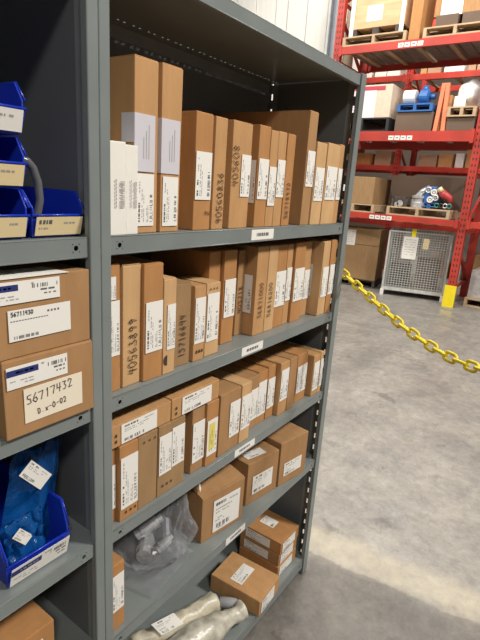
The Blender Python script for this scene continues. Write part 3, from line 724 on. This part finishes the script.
def pallet(label, x, y, z, w, d, c=WOOD, h=.12, name='pallet', rz=0, cat='pallet'):
    """w along y, d along x; front faces -x"""
    t = thing(name, label, cat, (x, y, z), rz); m = MB()
    n = 6
    for k in range(n): q = d*k/n; m.box((q, 0, h-.018), (q+d/n*.75, w, h))
    m.build('deck_boards', c, t); m = MB()
    for k in (0, .46, .92): m.box((k*d+.0, 0, 0), (k*d+d*.08, w, .018))
    m.build('bottom_boards', c, t)
    for k in (0, .5, 1):
        m = MB(); q = (w-.04)*k; m.box((0, q, .018), (d, q+.04, h-.018)); m.build('stringer', c, t)
    return t
def bigbox(label, x, y, z, w, d, h, body=BGC, paper=None, name='large_carton', band=True, cat='box', rz=0, seed=0, flaps=True):
    t = thing(name, label, cat, (x, y, z), rz); m = MB(); m.box((0, 0, 0), (d, w, h)); m.build('carton_body', body, t, bevel=.006)
    if band: m = MB(); m.box((-.003, .0, h*.68), (0, w, h*.69)); m.build('seam', BGCD, t)
    if paper:
        y1, z0, pw, ph = paper; sticker(t, (-.004, y1, z0), -Y3, Z3, -X3, pw, ph, 'paper', name='taped_sheet', seed=seed)
    return t
# level 2 (z = LVR[0]): carton on pallet left, engine parts right
Z0 = LVR[0]+.001
pallet('wooden pallet under the cube carton on the lowest rack beam', 6.47, 1.98, Z0, .66, 1.0)
bigbox('brown cube carton with a white sheet on a pallet, lowest rack beam level', 6.49, 2.02, Z0+.121, .60, .70, .38, CB[3], paper=(.49, .08, .06, .24), band=False)
pallet('wooden pallet carrying the engine assembly on the lowest rack beam', 6.47, .93, Z0, .86, 1.0)
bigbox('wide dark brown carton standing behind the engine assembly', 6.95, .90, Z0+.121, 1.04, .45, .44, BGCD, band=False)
# engine assembly
e = thing('engine_assembly', 'blue and silver engine with hoses and a red hub on a pallet', 'engine', (6.62, .95, Z0+.121))
m = MB(); m.tube([(.1, .48, .0), (.1, .48, .07), (.1, .48, .075), (.1, .48, .13), (.1, .48, .135), (.1, .48, .17)], [.10, .10, .075, .075, .095, .095], 20, smooth=False); m.build('drum', METAL, e)
m = MB(); m.tube([(.12, .59, .05), (.12, .56, .10), (.14, .46, .22), (.16, .36, .27)], [.02, .03, .045, .06], 12); m.build('exhaust_arm', METAL, e)
m = MB(); m.box((.05, .24, .06), (.30, .40, .30)); m.build('engine_block', MBLUE, e, bevel=.015)
for k, (yy, zz) in enumerate([(.27, .22), (.35, .25), (.31, .12), (.24, .15)]):
    m = MB(); P = [(.03, yy+.035*math.cos(a), zz+.035*math.sin(a)) for a in [q*math.pi/6 for q in range(12)]]; m.tube(P, .011, 8, closed=True); m.tube([(.05, yy, zz), (.02, yy, zz)], .015, 10); m.build('pulley', WHITE if k % 2 == 0 else METAL, e)
m = MB(); m.box((.02, .29, .0), (.05, .34, .055)); m.box((.02, .22, .02), (.06, .41, .035)); m.build('mount_bracket', MBLUE, e, bevel=.004)
m = MB(); m.tube([(.08, .22, .26), (.05, .14, .20), (.06, .06, .16), (.08, .02, .06)], [.05, .055, .045, .03], 12); m.build('red_housing', mat('red_casting', (.45, .05, .05), .45, var=.2), e)
m = MB(); m.tube([(.04, .21, .25), (.02, .19, .27), (.03, .17, .24)], .035, 12); m.build('cream_cap', CREAM, e)
for k in range(4):
    m = MB(); yy = .04+k*.055; P = [(.02, yy+.028*math.cos(a), .05+.028*math.sin(a)) for a in [q*math.pi/6 for q in range(12)]]; m.tube(P, .008, 6, closed=True); m.build('fitting_ring', (TEAL, METAL, BLK, TEAL)[k], e)
m = MB(); P = [(.05, .20-.02*k, .24-.025*k+.03*math.sin(k)) for k in range(10)]; m.tube(P, .010, 8); m.build('hose', BLK, e)
g = thing('gear_housing', 'dark open metal frame with cogs at the left end of the engine pallet', 'part', (6.60, 1.56, Z0+.121))
m = MB(); 
for yy in (0, .19): m.box((0, yy, 0), (.03, yy+.025, .13))
m.box((0, 0, .115), (.2, .215, .135)); m.build('frame', DARKM, g); m = MB(); m.tube([(.02, .10, .045), (.10, .10, .045)], .045, 14, smooth=False); m.tube([(.02, .15, .03), (.08, .15, .03)], .03, 14, smooth=False); m.build('cog', METAL, g)
# level 3 (z = LVR[1])
Z1 = LVR[1]+.001
pallet('black pallet under the carton with red print on the middle rack beam', 6.47, 1.93, Z1, .80, 1.0, BLK, h=.18)
b = bigbox('tall carton with red and white printing, middle rack beam level', 6.50, 1.93+.02, Z1+.181, .72, .80, .43, mat('pinkish_printed_card', (.70, .55, .42), .7, var=.05), band=False, flaps=False)
m = MB(); m.box((-.003, .22, .0), (0, .70, .40), 0); m.box((-.005, .10, .36), (-.001, .71, .41), 1); m.box((-.005, .40, .24), (-.001, .70, .29), 2)
rr = random.Random(2)
for k in range(5):
    for q in range(7):
        if rr.random() < .8: m.box((-.005, .40+q*.04, .02+k*.04), (-.003, .425+q*.04, .035+k*.04), 3)
m.build('printed_panel', [mat('white_pink_print', (.85, .72, .70), .6), RED_INK, mat('pink_print', (.75, .25, .35), .6), mat('lilac_print', (.60, .55, .75), .6)], b)
pallet('blue steel skid under the electric motor on the middle rack beam', 6.50, 1.38, Z1+.25, .47, .8, MBLUE, h=.10, name='steel_skid', cat='skid')
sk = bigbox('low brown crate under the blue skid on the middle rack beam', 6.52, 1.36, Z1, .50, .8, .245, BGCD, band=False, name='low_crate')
mo = thing('electric_motor', 'blue electric motor with a white and copper coil drum on the blue skid', 'motor', (6.55, 1.42, Z1+.353))
m = MB(); m.tube([(.12, .40, .10), (.12, .24, .10)], .095, 20, smooth=False); m.build('coil_drum', WHITE, mo)
m = MB(); m.tube([(.12, .375, .085), (.12, .265, .085)], .080, 16); m.build('copper_winding', mat('copper', (.45, .18, .06), .4, .5), mo)
m = MB(); m.tube([(.12, .22, .10), (.12, .20, .10), (.12, .18, .10), (.12, .08, .10), (.12, .06, .10)], [.04, .05, .095, .095, .06], 18, smooth=False); m.tube([(.12, .13, .16), (.12, .13, .24)], [.05, .03], 12); m.tube([(.12, .06, .1), (.12, -.01, .1)], .035, 10); m.build('motor_body', MBLUE, mo)
m = MB(); m.box((.06, .02, 0), (.18, .22, .02)); m.build('motor_foot', MBLUE, mo)
bigbox('orange-brown carton behind the orange upright on the middle level', 6.64, 1.19, Z1, .16, .6, .46, CB[0], band=False)
pallet('wooden pallet under the white wrapped bundle on the middle rack beam', 6.47, .83, Z1+.17, .35, 1.0)
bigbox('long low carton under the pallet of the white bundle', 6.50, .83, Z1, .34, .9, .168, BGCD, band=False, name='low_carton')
t = thing('wrapped_bundle', 'large white plastic-wrapped bundle near the top right edge', 'bundle', (6.60, .84, Z1+.293))
bm = bmesh.new(); bmesh.ops.create_icosphere(bm, subdivisions=4, radius=1)
for v in bm.verts:
    q = 1+.14*noise.noise(v.co*2.2)+.05*noise.noise(v.co*6); v.co = (v.co.x*.28*q+.28, v.co.y*.165*q+.17, max(0, v.co.z*.20*q+.17))
for f in bm.faces: f.smooth = True
me = bpy.data.meshes.new('wrapped_load'); bm.to_mesh(me); bm.free(); me.materials.append(WHITE); o = bpy.data.objects.new('wrapped_load', me); COL.objects.link(o); o.parent = t
sticker(t, (-.06, .29, .0), -Y3, Z3, -X3, .14, .13, 'paper', name='taped_sheet', seed=3)
# upright orange pieces leaning at the middle level
for k, (yy, hh) in enumerate([(1.30, .60), (1.20, .60)]):
    m = MB(); m.hexa([(0, 0, 0), (.05, 0, 0), (.05, .05, 0), (0, .05, 0), (.10, .05*k, hh), (.15, .05*k, hh), (.15, .05+.05*k, hh), (.10, .05+.05*k, hh)])
    o = m.build('orange_bar', ORNG, None, loc=(6.49, yy-.02, Z1)); o['label'] = ('orange steel bar leaning left of the other on the middle rack level', 'orange steel bar leaning beside the white bundle')[k]; o['category'] = 'bar'
# level 4 (z = LVR[2])
Z2 = LVR[2]+.001
pallet('wooden pallet under the plywood crate on the top rack beam', 6.47, 1.86, Z2, .90, 1.0)
c_ = thing('plywood_crate', 'tall plywood crate with white strapped corners on the top rack beam', 'crate', (6.50, 1.92, Z2+.121))
m = MB(); m.box((0, 0, .09), (.8, .76, .95)); m.build('crate_panel', PLY, c_, bevel=.004)
for yy in (0, .71):
    m = MB(); m.box((-.012, yy, 0), (0, yy+.055, .95)); m.build('corner_strap', WHITE, c_)
for yy in (.02, .34, .66):
    m = MB(); m.box((0, yy, 0), (.8, yy+.09, .088)); m.build('skid_block', DWOOD, c_)
sticker(c_, (-.0015, .53, .17), -Y3, Z3, -X3, .22, .19, 'paper', name='taped_sheet', seed=6)
pallet('second wooden pallet on the top rack beam, at the upper right', 6.47, .86, Z2, .78, 1.0)
for k, (y0, lab) in enumerate([(1.24, 'left of two dark blocks under the cartons at the upper right'), (.92, 'right of two dark blocks under the cartons at the upper right')]):
    m = MB(); m.box((0, 0, 0), (.5, .27, .13)); o = m.build('dark_block', BGCD, None, loc=(6.50, y0, Z2+.121), bevel=.004); o['label'] = lab; o['category'] = 'block'
bigbox('tall brown wrapped load with a white sheet at the top right corner', 6.56, .88, Z2+.253, .68, .7, .80, CB[4], paper=(.60, .0, .26, .42), band=False)
bigbox('orange-tinted cardboard sheet stack standing between the two top rack loads', 6.48, 1.69, Z2, .14, .5, .95, CB[2], band=False, name='cardboard_stack', cat='cardboard')
bigbox('brown wrapped load behind the left rack post at the top', 6.75, 2.69, Z2+.121, .07, .7, .90, BGC, band=False)
# floor level
bigbox_p = pallet('dark pallet on the floor under the large brown carton', 6.83, 1.94, 0.0, .78, .58, DWOOD, rz=math.radians(8))
bigbox('large brown carton with a white sheet, on the floor left of the wire cage', 6.82, 1.94, .121, .78, .55, .79, CB[3], paper=(.58, .52, .20, .24), rz=math.radians(8))
# wire cage
cg = thing('wire_cage', 'galvanised wire mesh cage on feet beneath the rack', 'cage', (6.54, 1.71, 0), math.radians(15))
cw, cd, ch = .84, .80, .86
def wm(o, u, w, h, name):
    m = MB(); u = V(u); k = 0
    while k <= w+.001: m.bar(V(o)+u*k, V(o)+u*k+Z3*h, .0065); k += .038
    k = 0
    while k <= h+.001: m.bar(V(o)+Z3*k, V(o)+u*w+Z3*k, .0065); k += .034
    m.build(name, GALV, cg)
wm((0, 0, .12), -Y3, cw, ch-.04, 'front_mesh'); wm((cd, 0, .12), -Y3, cw, ch-.04, 'back_mesh'); wm((0, 0, .12), X3, cd, ch-.04, 'side_mesh'); wm((0, -cw, .12), X3, cd, ch-.04, 'side_mesh')
m = MB()
for a, b in (((0, 0), (0, -cw)), ((0, -cw), (cd, -cw)), ((cd, -cw), (cd, 0)), ((cd, 0), (0, 0))):
    m.bar((*a, .10), (*b, .10), .035, .045); m.bar((*a, .12+ch-.04), (*b, .12+ch-.04), .018)
for a in ((0, 0), (0, -cw), (cd, 0), (cd, -cw)): m.bar((*a, .08), (*a, .12+ch-.04), .022)
m.build('cage_frame', GALV, cg)
for a in ((0, 0), (0, -cw), (cd, 0), (cd, -cw)):
    m = MB(); m.bar((*a, 0), (*a, .085), .05); m.build('foot', WHITE, cg)
m = MB(); m.box((.01, -cw+.01, .118), (cd-.01, -.01, .124)); m.build('cage_floor', GALV, cg)
sticker(cg, (-.012, -.20, .56), -Y3, Z3, -X3, .20, .32, 'paper', name='taped_sheet', seed=1)
sticker(cg, (-.012, -.47, .72), -Y3, Z3, -X3, .08, .15, 'paper', name='cream_tag', paper=CREAM, seed=2)
m = MB(); m.box((-.012, -.36, .88), (-.004, -.30, .99)); m.build('yellow_tag', YEL, cg)
for k, (xx, yy, w_, d_, h_, bd_) in enumerate([(.08, -.36, .30, .5, .30, DWOOD), (.10, -.75, .32, .5, .42, BGCD)]):
    q = Matrix.Rotation(math.radians(15), 4, 'Z') @ V((xx, yy, .126)); bigbox(('smaller carton inside the wire cage, on the left', 'taller carton inside the wire cage, on the right')[k], 6.54+q.x, 1.71+q.y, .126, w_, d_, h_, bd_, band=False, rz=math.radians(15), name='carton')
pallet('wooden pallet on the floor at the right edge, beyond the yellow guard', 6.75, -.45, 0, 1.05, 1.0, name='pallet')
bigbox('film-wrapped load on the pallet at the right edge of the floor', 6.80, -.40, .121, .98, .85, .38, mat('greyish_wrapped_load', (.45, .42, .40), .3, var=.2), band=False, name='wrapped_load')
# pieces hanging in the dark between the lowest beam and the floor loads: small goods on the shelf of the rack behind
rr = random.Random(21)
for z0, ya, yb, hh in ((.951, .1, 4.9, .22), (1.981, .1, 4.9, .36), (2.451, .1, 4.9, .50), (3.551, .1, 4.9, .5), (.0, .2, 4.9, .5)):
    y = ya+.25
    while y < yb:
        w_ = rr.uniform(.10, .34); h_ = hh*rr.uniform(.5, 1.)
        if any(abs(y+w_/2-q) < w_/2+.09 for q in (.15, 2.60, 5.25)): y += .12; continue
        i = rr.randrange(6); bd_ = (CB[0], CB[1], WHITE, BGC, CB[2], PAPER)[i]
        nm = ('tan', 'pale tan', 'white', 'brown', 'orange-brown', 'off-white')[i]
        m = MB(); m.box((0, 0, 0), (.5, w_, h_)); o = m.build('distant_carton', bd_, None, bevel=.004, loc=(9.02, y, z0)); o['category'] = 'box'
        lv = {.951: 'lowest beam', 1.981: 'second beam', 2.451: 'third beam', 3.551: 'top beam', .0: 'floor'}[z0]
        o['label'] = '%s carton on the %s of the far rack behind the front one' % (nm, lv); o['group'] = '%s cartons on the %s of the far rack' % (nm, lv)
        y += w_+rr.uniform(.01, .12)

# ------------------------------------------------------------------ lights
wd = bpy.data.worlds.new('warehouse_air'); sc.world = wd; wd.use_nodes = True
wd.node_tree.nodes['Background'].inputs[0].default_value = (1.0, .97, .93, 1); wd.node_tree.nodes['Background'].inputs[1].default_value = .125
def lamp(name, loc, aim, sx, sy, power, col=(1, .96, .90)):
    l = bpy.data.lights.new(name, 'AREA'); l.shape = 'RECTANGLE'; l.size = sx; l.size_y = sy; l.energy = power; l.color = col
    o = bpy.data.objects.new(name, l); COL.objects.link(o); o.location = loc; o.rotation_euler = (V(aim)-V(loc)).to_track_quat('-Z', 'Y').to_euler(); return o
lamp('high_bay_lamp', (2.3, -3.9, 5.4), (.5, -.2, .9), 1.0, .5, 270)
lamp('high_bay_lamp', (-2.7, -3.7, 5.4), (.1, -.2, 1.1), 1.0, .5, 120)
lamp('high_bay_lamp', (5.0, 4.2, 6.2), (3.2, 1, 0), 1.2, .5, 110)
lamp('high_bay_lamp', (.3, 4.4, 6.2), (1.0, 0, 0), .7, .4, 330)
lamp('high_bay_lamp', (4.4, 1.0, 6.4), (6.8, 1.0, 1.6), 1.6, .8, 170)
lamp('high_bay_lamp', (4.6, -1.5, 6.4), (6.8, .5, 1.6), 1.6, .8, 110)
lamp('high_bay_lamp', (8.2, 1.5, 6.4), (9.4, 1.5, 1.6), 1.6, .8, 260)

# ------------------------------------------------------------------ camera
C = V((-.51951269, -.62709016, 1.41924084)); yaw, pitch, roll, f = .60446351, .26981020, .06735351, 483.32224
fwd = V((math.cos(yaw)*math.cos(pitch), math.sin(yaw)*math.cos(pitch), -math.sin(pitch))); rt = V((math.sin(yaw), -math.cos(yaw), 0)); up = rt.cross(fwd)
r2 = rt*math.cos(roll)+up*math.sin(roll); u2 = up*math.cos(roll)-rt*math.sin(roll)
cam = bpy.data.objects.new('camera', bpy.data.cameras.new('camera')); COL.objects.link(cam)
M = Matrix((r2, u2, -fwd)).transposed().to_4x4(); M.translation = C; cam.matrix_world = M
cam.data.sensor_fit = 'VERTICAL'; cam.data.sensor_height = 24; cam.data.lens = f/640*24; cam.data.clip_start = .02; cam.data.clip_end = 100
sc.camera = cam
sc.view_settings.view_transform = 'Standard'; sc.view_settings.look = 'None'; sc.view_settings.gamma = 1; sc.view_settings.use_curve_mapping = False
sc.view_settings.exposure = .24
